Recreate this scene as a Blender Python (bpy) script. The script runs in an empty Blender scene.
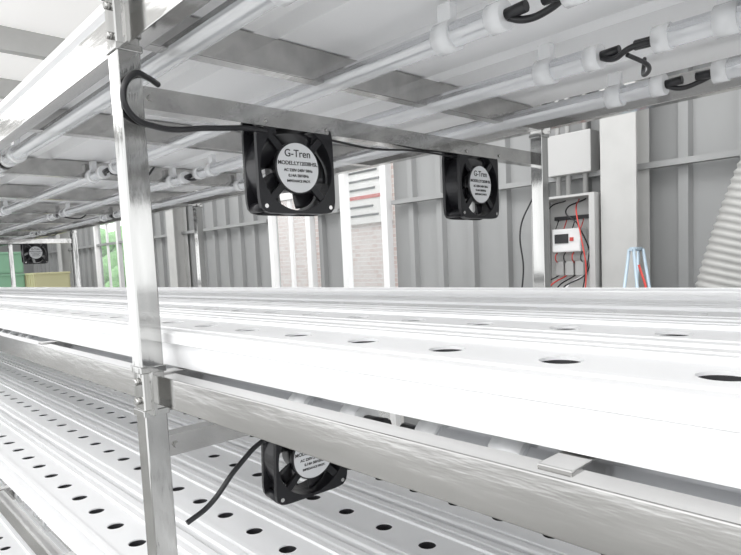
import bpy, bmesh, math, random
from mathutils import Matrix, Vector
random.seed(4)
C=bpy.context.scene.collection
H=1.35
# ---------------- materials ----------------
def mat(name,col,rough=.5,metal=0,noise=0,nscale=20,bump=0,emit=0,alpha=1,trans=0,stretch=None,spec=.5):
    m=bpy.data.materials.new(name);m.use_nodes=True
    nt=m.node_tree;b=nt.nodes['Principled BSDF']
    b.inputs['Base Color'].default_value=(*col,1);b.inputs['Roughness'].default_value=rough
    b.inputs['Metallic'].default_value=metal
    b.inputs['Specular IOR Level'].default_value=spec
    if trans:b.inputs['Transmission Weight'].default_value=trans
    if alpha<1:b.inputs['Alpha'].default_value=alpha
    if emit:
        b.inputs['Emission Color'].default_value=(*col,1);b.inputs['Emission Strength'].default_value=emit
    if noise or bump:
        tc=nt.nodes.new('ShaderNodeTexCoord');mp=nt.nodes.new('ShaderNodeMapping')
        nt.links.new(tc.outputs['Object'],mp.inputs[0])
        if stretch:mp.inputs['Scale'].default_value=stretch
        n=nt.nodes.new('ShaderNodeTexNoise');n.inputs['Scale'].default_value=nscale;n.inputs['Detail'].default_value=5
        nt.links.new(mp.outputs[0],n.inputs['Vector'])
        if noise:
            r=nt.nodes.new('ShaderNodeValToRGB')
            r.color_ramp.elements[0].position=.3;r.color_ramp.elements[1].position=.7
            r.color_ramp.elements[0].color=(*[max(0,c*(1-noise)) for c in col],1)
            r.color_ramp.elements[1].color=(*[min(1,c*(1+noise*.5)) for c in col],1)
            nt.links.new(n.outputs['Fac'],r.inputs[0]);nt.links.new(r.outputs[0],b.inputs['Base Color'])
        if bump:
            bp=nt.nodes.new('ShaderNodeBump');bp.inputs['Strength'].default_value=bump;bp.inputs['Distance'].default_value=.01
            nt.links.new(n.outputs['Fac'],bp.inputs['Height']);nt.links.new(bp.outputs[0],b.inputs['Normal'])
    return m
M_steel=mat('stainless',(.50,.495,.485),.13,1,.18,4,.08,stretch=(1,6,6))
M_post=mat('stainless_post',(.50,.50,.49),.09,1,.20,4,.10,stretch=(7,7,1))
M_white=mat('white_pvc',(.89,.893,.90),.42,0,.015,3,spec=.22)
M_black=mat('black_plastic',(.012,.012,.014),.35)
M_blackm=mat('black_metal',(.012,.012,.014),.3,0,spec=.3)
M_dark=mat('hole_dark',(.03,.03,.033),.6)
M_label=mat('label_silver',(.60,.61,.62),.35)
M_ink=mat('label_ink',(.02,.02,.02),.5)
M_tube=mat('tube_clear',(.94,.96,.98),.06,0,alpha=.35)
M_alu=mat('tube_aluminium',(.74,.75,.77),.2,.9)
M_clip=mat('clip_clear',(.94,.95,.96),.2,0,alpha=.6)
M_wall=mat('wall_sheet',(.31,.315,.315),.5,.1,.14,2,stretch=(1,1,.4))
M_col=mat('painted_column',(.48,.48,.47),.5,0,.08,6)
M_floor=mat('concrete',(.36,.36,.35),.7,0,.2,3,.2)
M_ceil=mat('ceiling_added_glow',(.84,.83,.82),.6,0,.05,2,emit=.35)  # weak emission added to brighten the ceiling seen through the gaps
M_frame=mat('window_frame_white',(.85,.85,.85),.35)
M_glass=mat('glass',(.9,.95,.95),.03,0,alpha=.12)
M_box=mat('cabinet_grey',(.46,.46,.455),.4,.1)
M_boxin=mat('cabinet_inner',(.60,.60,.59),.4)
M_red=mat('cable_red',(.55,.05,.04),.4)
M_blue=mat('ladder_blue',(.42,.52,.60),.4,.2)
M_green=mat('foliage_green',(.25,.5,.2),.7,0,.4,12)
M_crateg=mat('crate_green',(.20,.38,.26),.45)
M_cratey=mat('crate_yellow',(.52,.50,.30),.45)
M_hose=mat('hose_grey',(.38,.38,.37),.55,.1)
M_sign=mat('sign_white',(.88,.87,.85),.5)
def brickmat():
    m=bpy.data.materials.new('brick');m.use_nodes=True;nt=m.node_tree;b=nt.nodes['Principled BSDF']
    tc=nt.nodes.new('ShaderNodeTexCoord');mp=nt.nodes.new('ShaderNodeMapping');mp.inputs['Rotation'].default_value=(math.radians(90),0,0)
    br=nt.nodes.new('ShaderNodeTexBrick');br.inputs['Scale'].default_value=4
    br.inputs['Color1'].default_value=(.78,.64,.60,1);br.inputs['Color2'].default_value=(.86,.78,.75,1);br.inputs['Mortar'].default_value=(.93,.92,.91,1)
    nt.links.new(tc.outputs['Object'],mp.inputs[0]);nt.links.new(mp.outputs[0],br.inputs[0]);nt.links.new(br.outputs[0],b.inputs['Base Color']);return m
M_brick=brickmat()
# ---------------- helpers ----------------
def newobj(name,me,parent=None):
    o=bpy.data.objects.new(name,me);C.objects.link(o)
    if parent:o.parent=parent
    return o
def empty(name):
    return newobj(name,None)
class B:
    def __init__(s): s.bm=bmesh.new();s.mats=[]
    def mi(s,m):
        if m not in s.mats:s.mats.append(m)
        return s.mats.index(m)
    def box(s,x0,x1,y0,y1,z0,z1,m,bev=0):
        r=bmesh.ops.create_cube(s.bm,size=1)
        vs=r['verts']
        for v in vs:
            v.co=Vector(((x0+x1)/2+v.co.x*(x1-x0),(y0+y1)/2+v.co.y*(y1-y0),(z0+z1)/2+v.co.z*(z1-z0)))
        fs=set(f for v in vs for f in v.link_faces);i=s.mi(m)
        for f in fs:f.material_index=i
        if bev:
            es=list(set(e for v in vs for e in v.link_edges))
            r=bmesh.ops.bevel(s.bm,geom=es,offset=bev,segments=2,affect='EDGES',profile=.5)
            for f in r['faces']:f.material_index=i
    def cyl(s,p0,p1,r,m,seg=16,r2=None,cap=True,smooth=True):
        p0=Vector(p0);p1=Vector(p1);d=p1-p0
        q=Vector((0,0,1)).rotation_difference(d).to_matrix().to_4x4()
        mt=Matrix.Translation((p0+p1)/2)@q
        rr=bmesh.ops.create_cone(s.bm,cap_ends=cap,segments=seg,radius1=r,radius2=r if r2 is None else r2,depth=d.length,matrix=mt)
        i=s.mi(m)
        for f in set(f for v in rr['verts'] for f in v.link_faces):
            f.material_index=i;f.smooth=smooth and len(f.verts)==4
    def extrude(s,prof,x0,x1,m,closed=True,axis=0):
        # prof in (y,z) swept along x
        a=[s.bm.verts.new((x0,y,z)) for y,z in prof];b=[s.bm.verts.new((x1,y,z)) for y,z in prof]
        i=s.mi(m);n=len(prof)
        for k in range(n if closed else n-1):
            f=s.bm.faces.new((a[k],a[(k+1)%n],b[(k+1)%n],b[k]));f.material_index=i
    def quad(s,ps,m):
        f=s.bm.faces.new([s.bm.verts.new(p) for p in ps]);f.material_index=s.mi(m)
    def done(s,name,parent=None,recalc=True):
        if recalc:bmesh.ops.recalc_face_normals(s.bm,faces=s.bm.faces)
        me=bpy.data.meshes.new(name);s.bm.to_mesh(me);s.bm.free()
        for m in s.mats:me.materials.append(m)
        return newobj(name,me,parent)
def cable(name,pts,r,m,parent=None):
    cu=bpy.data.curves.new(name,'CURVE');cu.dimensions='3D';cu.bevel_depth=r;cu.bevel_resolution=3
    sp=cu.splines.new('BEZIER');sp.bezier_points.add(len(pts)-1)
    for bp,p in zip(sp.bezier_points,pts):
        bp.co=p;bp.handle_left_type=bp.handle_right_type='AUTO'
    cu.materials.append(m);cu.use_fill_caps=True
    return newobj(name,cu,parent)
# ---------------- rack frame ----------------
PX=[-6.89,-5.34,-3.79,-2.24,-.69,.86]
YN,YF=.285,1.16
rack=empty('hydroponic_rack')
b=B()
for x in PX:
    for y in (YN-.003,YF+.005):
        b.box(x-.0135,x+.0135,y-.0135,y+.0135,-1.33,.95,M_post,.0015)
        b.box(x-.022,x+.022,y-.022,y+.022,-1.35,-1.33,M_black)
b.done('posts',rack)
b=B()
RZ=[(-.960,-.925),(-.565,-.530),(-.157,-.122),(.258,.302)]
for z0,z1 in RZ:
    for y0,y1 in ((YN,YN+.022),(YF-.022,YF)):
        b.box(-6.9,.875,y0,y1,z0,z1,M_steel,.0012)
    for i,x in enumerate([p+d for p in PX for d in (0,.52,1.04)]):
        if x<.9: b.box(x-.011,x+.011,YN+.01,YF-.01,z0+.002,z1+.002,M_steel,.001)
b.done('rails',rack)
b=B()
for x in PX:
    for z0,z1 in RZ:
        for y,s in ((YN-.003,-1),(YF+.005,1)):
            b.box(x-.0155,x+.0155,y-.0155,y+.0155,z0-.012,z0-.004,M_post,.001)
            b.box(x-.0155,x+.0155,y-.0155,y+.0155,z1+.004,z1+.012,M_post,.001)
            b.box(x+.0135,x+.032,y-.009,y-.006,z0-.008,z1+.008,M_post)
            for zz in (z0+.006,z1-.006):
                b.cyl((x,y+s*.0135,zz),(x,y+s*.0185,zz),.0045,M_steel,6)
b.done('joint_clamps',rack)
# ---------------- channels ----------------
ROWS=[.387,.556,.725,.894,1.063]
hw=.079
def channel(y,zt,x0=-7.0,x1=.95,off=0):
    b=B();w=hw;t=zt;d=.046
    prof=[(-.022,t-.004),(-.040,t-.004),(-.042,t),(-.052,t),(-.053,t-.006),(-.060,t-.006),(-.061,t),(-w+.004,t),(-w,t-.003),(-w,t-.014),(-w+.008,t-.017),(-w+.013,t-d),
          (w-.013,t-d),(w-.008,t-.017),(w,t-.014),(w,t-.003),(w-.004,t),(.061,t),(.060,t-.006),(.053,t-.006),(.052,t),(.042,t),(.040,t-.004),(.022,t-.004)]
    prof=[(y+a,z) for a,z in prof]
    b.extrude(prof,x0,x1,M_white,closed=False)
    nh=int((x1-x0)/.105);N=24;R=.0155
    x1=x0+nh*.105
    i=b.mi(M_white);j=b.mi(M_dark)
    for k in range(nh):
        xa=x0+k*.105;xb=xa+.105;cx=(xa+xb)/2+off
        ci=[];ci2=[];ci3=[];sq=[]
        for q in range(N):
            a=2*math.pi*q/N;ca,sa=math.cos(a),math.sin(a)
            mx=max(abs(ca),abs(sa))
            px=ca/mx;py=sa/mx
            sq.append(b.bm.verts.new((cx+px*.022,y+py*.022,t-.004)))
            ci.append(b.bm.verts.new((cx+ca*R,y+sa*R,t-.004)))
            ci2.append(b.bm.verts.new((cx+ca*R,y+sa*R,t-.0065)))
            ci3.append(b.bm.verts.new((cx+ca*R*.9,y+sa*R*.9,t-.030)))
        for q in range(N):
            r=(q+1)%N
            b.bm.faces.new((sq[q],sq[r],ci[r],ci[q])).material_index=i
            b.bm.faces.new((ci[q],ci[r],ci2[r],ci2[q])).material_index=i
            b.bm.faces.new((ci2[q],ci2[r],ci3[r],ci3[q])).material_index=j  # shade inside the hole put in as a dark-coloured cup
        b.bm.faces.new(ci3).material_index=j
        b.quad([(xa,y-.022,t-.004),(cx-.022,y-.022,t-.004),(cx-.022,y+.022,t-.004),(xa,y+.022,t-.004)],M_white)
        b.quad([(cx+.022,y-.022,t-.004),(xb,y-.022,t-.004),(xb,y+.022,t-.004),(cx+.022,y+.022,t-.004)],M_white)
    for xx in (x0,.95):
        b.box(xx-.004,xx+.004,y-w-.001,y+w+.001,t-d-.001,t+.001,M_white)
    return b.done('hydroponic_channel',recalc=False)
ZT=[-.876,-.482,-.073,.352]
for zt in ZT:
    for n,y in enumerate(ROWS):
        channel(y,zt,off=(.012,.028,-.012,.02,.0)[n])
# ---------------- LED tubes ----------------
TY=[.345,.58,.805,1.03]
J=[-6.445,-5.225,-4.005,-2.785,-1.565,-.345,.86]
for li,zt in enumerate([-.550,-.141,.262]):
    for ti,y in enumerate(TY):
        e=empty('led_tube_light_row')
        b=B();bc=B()
        for a,c in zip(J[:-1],J[1:]):
            xa,xb=a+.055,c-.055
            n=14
            prof=[(y+.0145*math.cos(t),zt+.0145*math.sin(t)) for t in [math.pi+math.pi*k/n for k in range(n+1)]]
            b.extrude(prof,xa,xb,M_tube,closed=False)
            b.extrude([(y-.0148,zt),(y-.0148,zt+.006),(y-.006,zt+.013),(y+.006,zt+.013),(y+.0148,zt+.006),(y+.0148,zt)],xa,xb,M_alu,closed=False)
            b.box(xa+.01,xb-.01,y-.007,y+.007,zt-.001,zt+.001,M_white)
            for xe,s in ((xa,-1),(xb,1)):
                bc.cyl((xe,y,zt),(xe+s*.02,y,zt),.0165,M_clip,18)
                bc.cyl((xe-s*.075,y,zt),(xe-s*.050,y,zt),.0185,M_clip,20)
                bc.box(xe-s*.0625-.010,xe-s*.0625+.010,y-.006,y+.006,zt+.015,zt+.038,M_clip)
                bc.cyl((xe+s*.02,y,zt),(xe+s*.045,y,zt+.001),.0065,M_black,10)
        for f in b.bm.faces:f.smooth=len(f.verts)==4 and f.material_index==0
        b.done('tubes',e,recalc=False);bc.done('end_caps',e)
        for k,x in enumerate(J[1:-1]):
            s=1 if (k+ti)%2 else -1
            cable('connector_cable',[(x-.04,y,zt),(x-.015,y+.006*s,zt-.010),(x+.01,y+.014*s,zt-.005),(x+.04,y,zt)],.004,M_black,e)
            if (k+ti)%2==0:
                cable('loose_cable',[(x,y,zt-.008),(x+.01,y+.04,zt-.016),(x-.02,y+.10,zt-.01),(x-.03,y+.13,zt+.02)],.003,M_black,e)
# ---------------- fans ----------------
def txt(s,size,loc,parent):
    cu=bpy.data.curves.new('label_text','FONT');cu.body=s;cu.size=size;cu.align_x='CENTER';cu.align_y='CENTER'
    cu.extrude=.0002;cu.offset=.00012;cu.materials.append(M_ink)
    o=newobj('label_text',cu,parent);o.location=loc
    o.rotation_euler=(math.radians(90),0,math.radians(90))
    return o
def fan(loc,rot=(0,0,0)):
    # local: front face at x=0 facing +x, extends to x=-.038, centred y,z
    e=empty('cooling_fan')
    b=B();N=64
    def rsq(x,h,r):
        vs=[]
        for k in range(N):
            a=2*math.pi*k/N+math.pi/N;c,s=math.cos(a),math.sin(a)
            p=9.
            rr=h/((abs(c)**p+abs(s)**p)**(1/p))
            vs.append(b.bm.verts.new((x,rr*c,rr*s)))
        return vs
    def circ(x,R):
        return [b.bm.verts.new((x,R*math.cos(2*math.pi*k/N+math.pi/N),R*math.sin(2*math.pi*k/N+math.pi/N))) for k in range(N)]
    loops=[circ(0,.0555),rsq(0,.0595,0),rsq(-.0055,.0600,0),circ(-.007,.0592),circ(-.031,.0592),rsq(-.0325,.06,0),rsq(-.038,.0595,0),circ(-.038,.0555),circ(-.019,.0545)]
    i=b.mi(M_blackm)
    for A,Bq in zip(loops,loops[1:]+loops[:1]):
        for k in range(N):
            f=b.bm.faces.new((A[k],A[(k+1)%N],Bq[(k+1)%N],Bq[k]));f.material_index=i
    for sy in(-1,1):
        for sz in(-1,1):
            b.cyl((-.004,sy*.051,sz*.051),(-.034,sy*.051,sz*.051),.0065,M_blackm,10)
            b.cyl((0,sy*.0505,sz*.0505),(.001,sy*.0505,sz*.0505),.0028,M_steel,12)
    for k in range(4):
        a=math.pi/4+k*math.pi/2
        c,s=math.cos(a),math.sin(a);t=Vector((0,-s,c))*.0045
        r0=Vector((-.001,c*.030,s*.030));r1=Vector((-.001,c*.058,s*.058))
        ps=[r0-t,r1-t,r1+t,r0+t]
        v=[b.bm.verts.new(p) for p in ps]+[b.bm.verts.new(p+Vector((-.005,0,0))) for p in ps]
        for q in [(0,1,2,3),(7,6,5,4),(0,4,5,1),(1,5,6,2),(2,6,7,3),(3,7,4,0)]:
            b.bm.faces.new([v[w] for w in q]).material_index=i
    b.done('housing',e)
    b=B()
    b.cyl((-.006,0,0),(-.036,0,0),.0285,M_black,40)
    b.cyl((.0005,0,0),(-.006,0,0),.0340,M_black,48)
    b.cyl((.0012,0,0),(.0004,0,0),.0322,M_label,48)
    b.done('hub',e)
    b=B();nb=5;i=b.mi(M_black)
    for k in range(nb):
        a0=2*math.pi*k/nb
        rows=[]
        for u in range(6):
            r=.027+(.0525-.027)*u/5;row=[]
            span=math.radians(56+9*u/5);sk=math.radians(14*u/5)
            for w in range(7):
                t=w/6;a=a0+sk+span*(t-.5)
                row.append(b.bm.verts.new((-.010-.022*t+.003*math.sin(math.pi*t),r*math.cos(a),r*math.sin(a))))
            rows.append(row)
        for u in range(5):
            for w in range(6):
                f=b.bm.faces.new((rows[u][w],rows[u][w+1],rows[u+1][w+1],rows[u+1][w]));f.material_index=i;f.smooth=True
    o=b.done('blades',e)
    md=o.modifiers.new('s','SOLIDIFY');md.thickness=.0016
    for s,sz,z in (("G-Tren",.0135,.018),("MODEL:LY12038HSL",.0070,.0055),("AC 220V-240V 50Hz",.0052,-.0035),("0.14A 50/60Hz",.0052,-.0105),("IMPEDANCE PROT.",.0044,-.0175)):
        txt(s,sz,(.0014,0,z),e)
    e.location=loc;e.rotation_euler=rot;e.scale=(1.08,1.08,1.08)
    return e
def bracket(x,zb,y0=.297,y1=1.158):
    b=B()
    b.box(x-.002,x,y0,y1,zb,zb+.026,M_steel)
    b.box(x-.024,x-.002,y0,y1,zb+.024,zb+.026,M_steel)
    b.box(x-.024,x-.002,y0,y1,zb,zb+.0015,M_steel)
    b.cyl((x,y0+.012,zb+.013),(x+.004,y0+.012,zb+.013),.004,M_steel,6)
    for yy in (.47,.575,.91,1.015):
        b.cyl((x,yy,zb+.007),(x+.003,yy,zb+.007),.0028,M_steel,8)
    return b.done('fan_bracket')
for x in (-6.89,-3.79,-.69):
    for zb in (.189,-.226):
        xx=x
        bracket(xx,zb)
        up=zb>0
        dz=-.056 if up else -.060
        for y in (.520,.953):
            fan((xx-.003,y,zb+dz+.004),(0,math.radians(0 if up else 5),math.radians(-3 if y<.7 else 2)))
        L=empty('power_cable')
        if up:
            cable('lead',[(xx-.012,.325,zb+.034),(xx+.006,.305,zb+.034),(xx+.022,.282,zb+.030),(xx+.024,.268,zb+.008),(xx+.020,.275,zb-.012),(xx+.010,.31,zb-.022),(xx+.004,.38,zb-.014),(xx-.002,.44,zb-.006),(xx-.012,.49,zb-.004)],.0036,M_black,L)
            cable('lead',[(xx-.012,.59,zb-.004),(xx-.014,.68,zb-.008),(xx-.014,.78,zb-.002),(xx-.012,.90,zb-.004)],.0018,M_black,L)
        else:
            cable('lead',[(xx-.01,.47,zb-.02),(xx+.004,.43,zb-.012),(xx+.01,.385,zb-.035),(xx+.012,.34,zb-.072),(xx+.012,.31,zb-.084)],.0035,M_black,L)
# ---------------- room ----------------
XL,XR=-13.,2.6;YW=3.2;YB=-2.6;ZC=1.75;ZF=-1.35
b=B();b.box(XL,XR,YB,YW+.1,ZF-.1,ZF,M_floor);b.done('floor')
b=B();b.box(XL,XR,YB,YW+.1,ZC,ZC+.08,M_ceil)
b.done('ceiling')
b=B()
for k in range(12):
    x=XL+.6+k*1.25; b.box(x,x+.08,YB,YW-.1,ZC-.16,ZC,M_col)
b.done('trim_1')
ops=[(-9.2,-8.3,-.45,.75),(-4.62,-4.02,ZF,.62),(-3.60,-3.10,ZF,.76)]
wb=B()
def corr(x0,x1,z0,z1):
    p=.26
    k=math.floor(x0/p)
    pts=[]
    prof=[(0,0),(.18,0),(.190,-.038),(.235,-.038),(.245,0)]
    while k*p<x1:
        for a,d in prof:
            X=k*p+a
            if x0<=X<=x1:pts.append((X,YW+d))
        k+=1
    pts=[(x0,YW)]+pts+[(x1,YW)]
    i=wb.mi(M_wall)
    lo=[wb.bm.verts.new((a,c,z0)) for a,c in pts];hi=[wb.bm.verts.new((a,c,z1)) for a,c in pts]
    for k in range(len(pts)-1):
        wb.bm.faces.new((lo[k],lo[k+1],hi[k+1],hi[k])).material_index=i
xs=XL
for (a,c,z0,z1) in ops:
    corr(xs,a,ZF,ZC);corr(a,c,z1,ZC)
    if z0>ZF:corr(a,c,ZF,z0)
    xs=c
corr(xs,XR,ZF,ZC)
wb.done('wall_back',recalc=False)
b=B()
b.box(XL-.1,XL,YB,YW,ZF,ZC,M_wall);b.done('wall_left')
b=B()
z=.40
b.box(XL,ops[1][0]-.05,YW-.09,YW-.04,z,z+.03,M_wall);b.box(ops[1][1]+.05,ops[2][0]-.05,YW-.09,YW-.04,z,z+.03,M_wall);b.box(ops[2][1]+.05,XR,YW-.09,YW-.04,z,z+.03,M_wall)
b.box(XL,XR,YW-.16,YW-.04,.90,1.05,M_col)
b.done('trim_2')
names=['window_1','door_1','door_2']
for nme,(a,c,z0,z1) in zip(names,ops):
    b=B();w=.06;y0,y1=YW-.10,YW-.041
    a-=.01;c+=.01;z1+=.01
    b.box(a,a+w,y0,y1,z0,z1,M_frame,.004);b.box(c-w,c,y0,y1,z0,z1,M_frame,.004)
    b.box(a+w,c-w,y0,y1,z1-w,z1,M_frame,.004);b.box(a+w,c-w,y0,y1,z0,z0+w,M_frame,.004)
    if nme!='door_2':
        m=(a+c)/2;b.box(m-.02,m+.02,y0+.02,y1-.015,z0+w,z1-w,M_frame)
    if z0==ZF:b.box(a+w,c-w,y0+.02,y1-.015,-.35,-.28,M_frame)
    b.box(a+w,c-w,y1-.012,y1-.006,z0+w,z1-w,M_glass)
    b.done(nme)
for x in (-1.33,-6.4,-10.5):
    b=B();y0=YW-.22
    b.box(x-.09,x+.09,y0,y0+.012,ZF,ZC-.16,M_col);b.box(x-.09,x+.09,y0+.15,y0+.162,ZF,ZC-.16,M_col);b.box(x-.006,x+.006,y0+.012,y0+.15,ZF,ZC-.16,M_col)
    b.box(x-.13,x+.13,y0-.02,y0+.18,ZF,ZF+.015,M_col)
    b.done('steel_column')
# electrical cabinet
e=empty('electrical_cabinet')
x0,x1,z0,z1=-1.80,-1.435,-.45,.30;yf,yb=YW-.26,YW-.06
b=B()
b.box(x0,x1,yb-.01,yb,z0,z1,M_boxin);b.box(x0,x0+.012,yf,yb-.01,z0,z1,M_box);b.box(x1-.012,x1,yf,yb-.01,z0,z1,M_box)
b.box(x0+.012,x1-.012,yf,yb-.01,z1-.012,z1,M_box);b.box(x0+.012,x1-.012,yf,yb-.01,z0,z0+.012,M_box)
for a,c in ((x0+.012,x0+.03),(x1-.03,x1-.012)): b.box(a,c,yf,yf+.006,z0+.012,z1-.012,M_box)
b.done('case',e)
b=B()
b.box(-1.74,-1.57,yb-.09,yb-.012,.00,.13,M_frame,.008);b.box(-1.72,-1.64,yb-.096,yb-.09,.05,.10,M_dark);b.box(-1.63,-1.61,yb-.096,yb-.09,.06,.08,M_red)
for k in range(3):
    b.box(-1.74+k*.06,-1.69+k*.06,yb-.06,yb-.012,-.13,-.05,M_box,.003)
b.box(-1.75,-1.52,yb-.04,yb-.012,.18,.20,M_dark)
b.done('breakers',e)
for k in range(4):
    X=-1.73+k*.05
    cable('wire',[(X,yb-.05,.0),(X+.01,yb-.09,-.03),(X,yb-.05,-.06)],.0035,[M_red,M_black][k%2],e)
    cable('wire',[(X,yb-.03,.18),(X+.012,yb-.07,.15),(X+.005,yb-.08,.12)],.003,[M_black,M_red][k%2],e)
    cable('wire',[(X,yb-.04,-.13),(X-.02,yf-.02,-.2),(X-.06-.01*k,yf-.05,-.33),(X-.1,yf-.04,-.6)],.004,[M_black,M_red,M_black,M_frame][k%4],e)
cable('wire',[(-1.60,yb-.04,.285),(-1.55,yf+.03,.22),(-1.50,yf-.02,.08),(-1.47,yf-.03,-.1),(-1.52,yf-.03,-.45)],.0035,M_red,e)
cable('wire',[(-1.68,yb-.04,.285),(-1.72,yf+.05,.24),(-1.76,yf+.05,.1),(-1.74,yf+.05,-.2)],.0035,M_black,e)
cable('wire',[(-1.52,yb-.04,.285),(-1.47,yf+.05,.2),(-1.49,yf+.05,.0),(-1.53,yf+.05,-.2)],.0035,M_black,e)
cable('wire',[(-1.56,yb-.04,.285),(-1.62,yf+.05,.22),(-1.54,yf+.03,.14),(-1.50,yf+.05,-.1),(-1.62,yf-.01,-.2),(-1.70,yf-.04,-.5)],.004,M_black,e)
cable('wire',[(-1.78,yf-.01,.31),(-1.85,yf-.03,.15),(-1.84,yf-.03,-.1),(-1.90,yf-.03,-.4)],.0045,M_black,e)
b=B()
for X in (-1.72,-1.66,-1.56):b.cyl((X,yb-.04,z1),(X,yb-.04,ZC-.16),.014,M_box,12)
b.box(-1.76,-1.50,yb-.10,yb,.42,.64,M_box,.004)
b.done('conduits',e)
# ladder
b=B()
yl=2.85
for dy in (0,.34):
    b.cyl((-1.15,yl-.12+dy*.3,.0),(-.99,yl-.22+dy,ZF),.007,M_blue,8);b.cyl((-1.17,yl-.12+dy*.3,.0),(-1.31,yl-.22+dy,ZF),.007,M_blue,8)
for k in range(6):
    t=(k+1)/7;b.cyl((-1.15+.16*t,yl-.12-.10*t,-1.35*t),(-1.17-.14*t,yl-.12-.10*t,-1.35*t),.006,M_blue,8)
b.cyl((-1.16,yl-.13,.0),(-1.16,yl-.01,.0),.009,M_blue,8)
b.done('step_ladder')
cable('extension_cord',[(-1.09,2.64,-.07),(-1.05,2.62,-.2),(-1.1,2.58,-.5),(-1.05,2.5,-1.33)],.005,M_red)
# flexible duct
b=B()
path=[]
NP=240
for k in range(NP):
    t=k/(NP-1);path.append(Vector((-.45-.38*math.sin(t*1.9),2.85-.15*t,.75-1.75*t)))
rings=[];N=28;i=b.mi(M_hose)
for k,p in enumerate(path):
    d=(path[min(k+1,NP-1)]-path[max(k-1,0)]).normalized()
    u=d.cross(Vector((0,1,0))).normalized();v=d.cross(u);R=.125+.004*math.cos(k*math.pi/2)
    rings.append([b.bm.verts.new(p+u*R*math.cos(2*math.pi*q/N)+v*R*math.sin(2*math.pi*q/N)) for q in range(N)])
for A,Bq in zip(rings,rings[1:]):
    for q in range(N):
        f=b.bm.faces.new((A[q],A[(q+1)%N],Bq[(q+1)%N],Bq[q]));f.material_index=i;f.smooth=True
b.done('ventilation_hose')
# stacked crates at far end
def crates(cx,cy,n,m):
    b=B();h=.28
    for k in range(n):
        z=ZF+k*h;a=.3;c=.2
        b.box(cx-a,cx+a,cy-c,cy+c,z+.005 if k else z,z+.02,m)
        for s in (-1,1):
            b.box(cx-a,cx+a,cy+s*c-.008,cy+s*c+.008,z+.02,z+h-.03,m);b.box(cx+s*a-.008,cx+s*a+.008,cy-c+.008,cy+c-.008,z+.02,z+h-.03,m)
            b.box(cx-a-.015,cx+a+.015,cy+s*c-.018,cy+s*c+.018,z+h-.03,z+h-.002,m,.004);b.box(cx+s*a-.018,cx+s*a+.018,cy-c+.018,cy+c-.018,z+h-.03,z+h-.002,m,.004)
            for q in range(5):
                b.box(cx-.24+q*.12-.008,cx-.24+q*.12+.008,cy+s*(c+.008)-.008,cy+s*(c+.008)+.008,z+.02,z+h-.03,m)
    b.done('plastic_crate_stack')
crates(-9.0,1.82,6,M_crateg);crates(-8.6,2.25,5,M_cratey)
# outside
bb=empty('brick_building')
b=B();b.box(-12,-1.,6,6.3,ZF,3.5,M_brick);b.done('facade',bb)
b=B();b.box(-6.75,-5.85,5.93,5.995,.55,1.55,M_sign)
for k,(a,h) in enumerate(((.0,.10),(.15,.03),(.1,.03),(.2,.03),(.05,.05),(.25,.03),(.15,.03))):
    b.box(-6.68,-5.92-a,5.92,5.93,1.40-k*.125,1.40-k*.125+h,M_red if k in(0,4) else M_dark)
b.done('notice_board',bb)
b=B();b.box(-30,8,YW+.1,14,ZF-.1,ZF,M_floor);b.done('ground')
b=B()
for k in range(60):
    c=Vector((-20+random.random()*7,6+random.random()*1.5,ZF+.3+random.random()*2))
    bmesh.ops.create_icosphere(b.bm,subdivisions=2,radius=.35+random.random()*.2,matrix=Matrix.Translation(c))
b.mi(M_green);b.done('hedge')
# ---------------- lights ----------------
def area(name,loc,rot,sx,sy,p,col=(1,1,1)):
    l=bpy.data.lights.new(name,'AREA');l.shape='RECTANGLE';l.size=sx;l.size_y=sy;l.energy=p;l.color=col
    o=newobj(name,l);o.location=loc;o.rotation_euler=rot
for k,x in enumerate((-9,-5.5,-2.2,.6)):
    area('ceiling_light',(x,2.0,ZC-.2),(0,0,0),2.4,.8,32)
    area('ceiling_light',(x,-1.4,ZC-.2),(0,0,0),2.4,1.0,36)
w=bpy.data.worlds.new('w');bpy.context.scene.world=w;w.use_nodes=True
w.node_tree.nodes['Background'].inputs[0].default_value=(.98,.99,1,1);w.node_tree.nodes['Background'].inputs[1].default_value=2.0
# ---------------- camera ----------------
cd=bpy.data.cameras.new('camera');cam=newobj('camera',cd)
Rm=[(0.6857037,0.0281628,-0.7273357),(0.7264346,-0.0894368,0.6813911),(-0.0458607,-0.9955942,-0.0817856)]
m=Matrix(((Rm[0][0],-Rm[0][1],-Rm[0][2],0),(Rm[1][0],-Rm[1][1],-Rm[1][2],0),(Rm[2][0],-Rm[2][1],-Rm[2][2],0),(0,0,0,1)))
cam.matrix_world=m
cd.sensor_width=36;cd.lens=594/741*36;cd.shift_y=32.5/741;cd.clip_start=.01
bpy.context.scene.camera=cam
for o in C.objects:
    if o.parent is None:o.location.z+=H
bpy.context.scene.view_settings.view_transform='Standard'
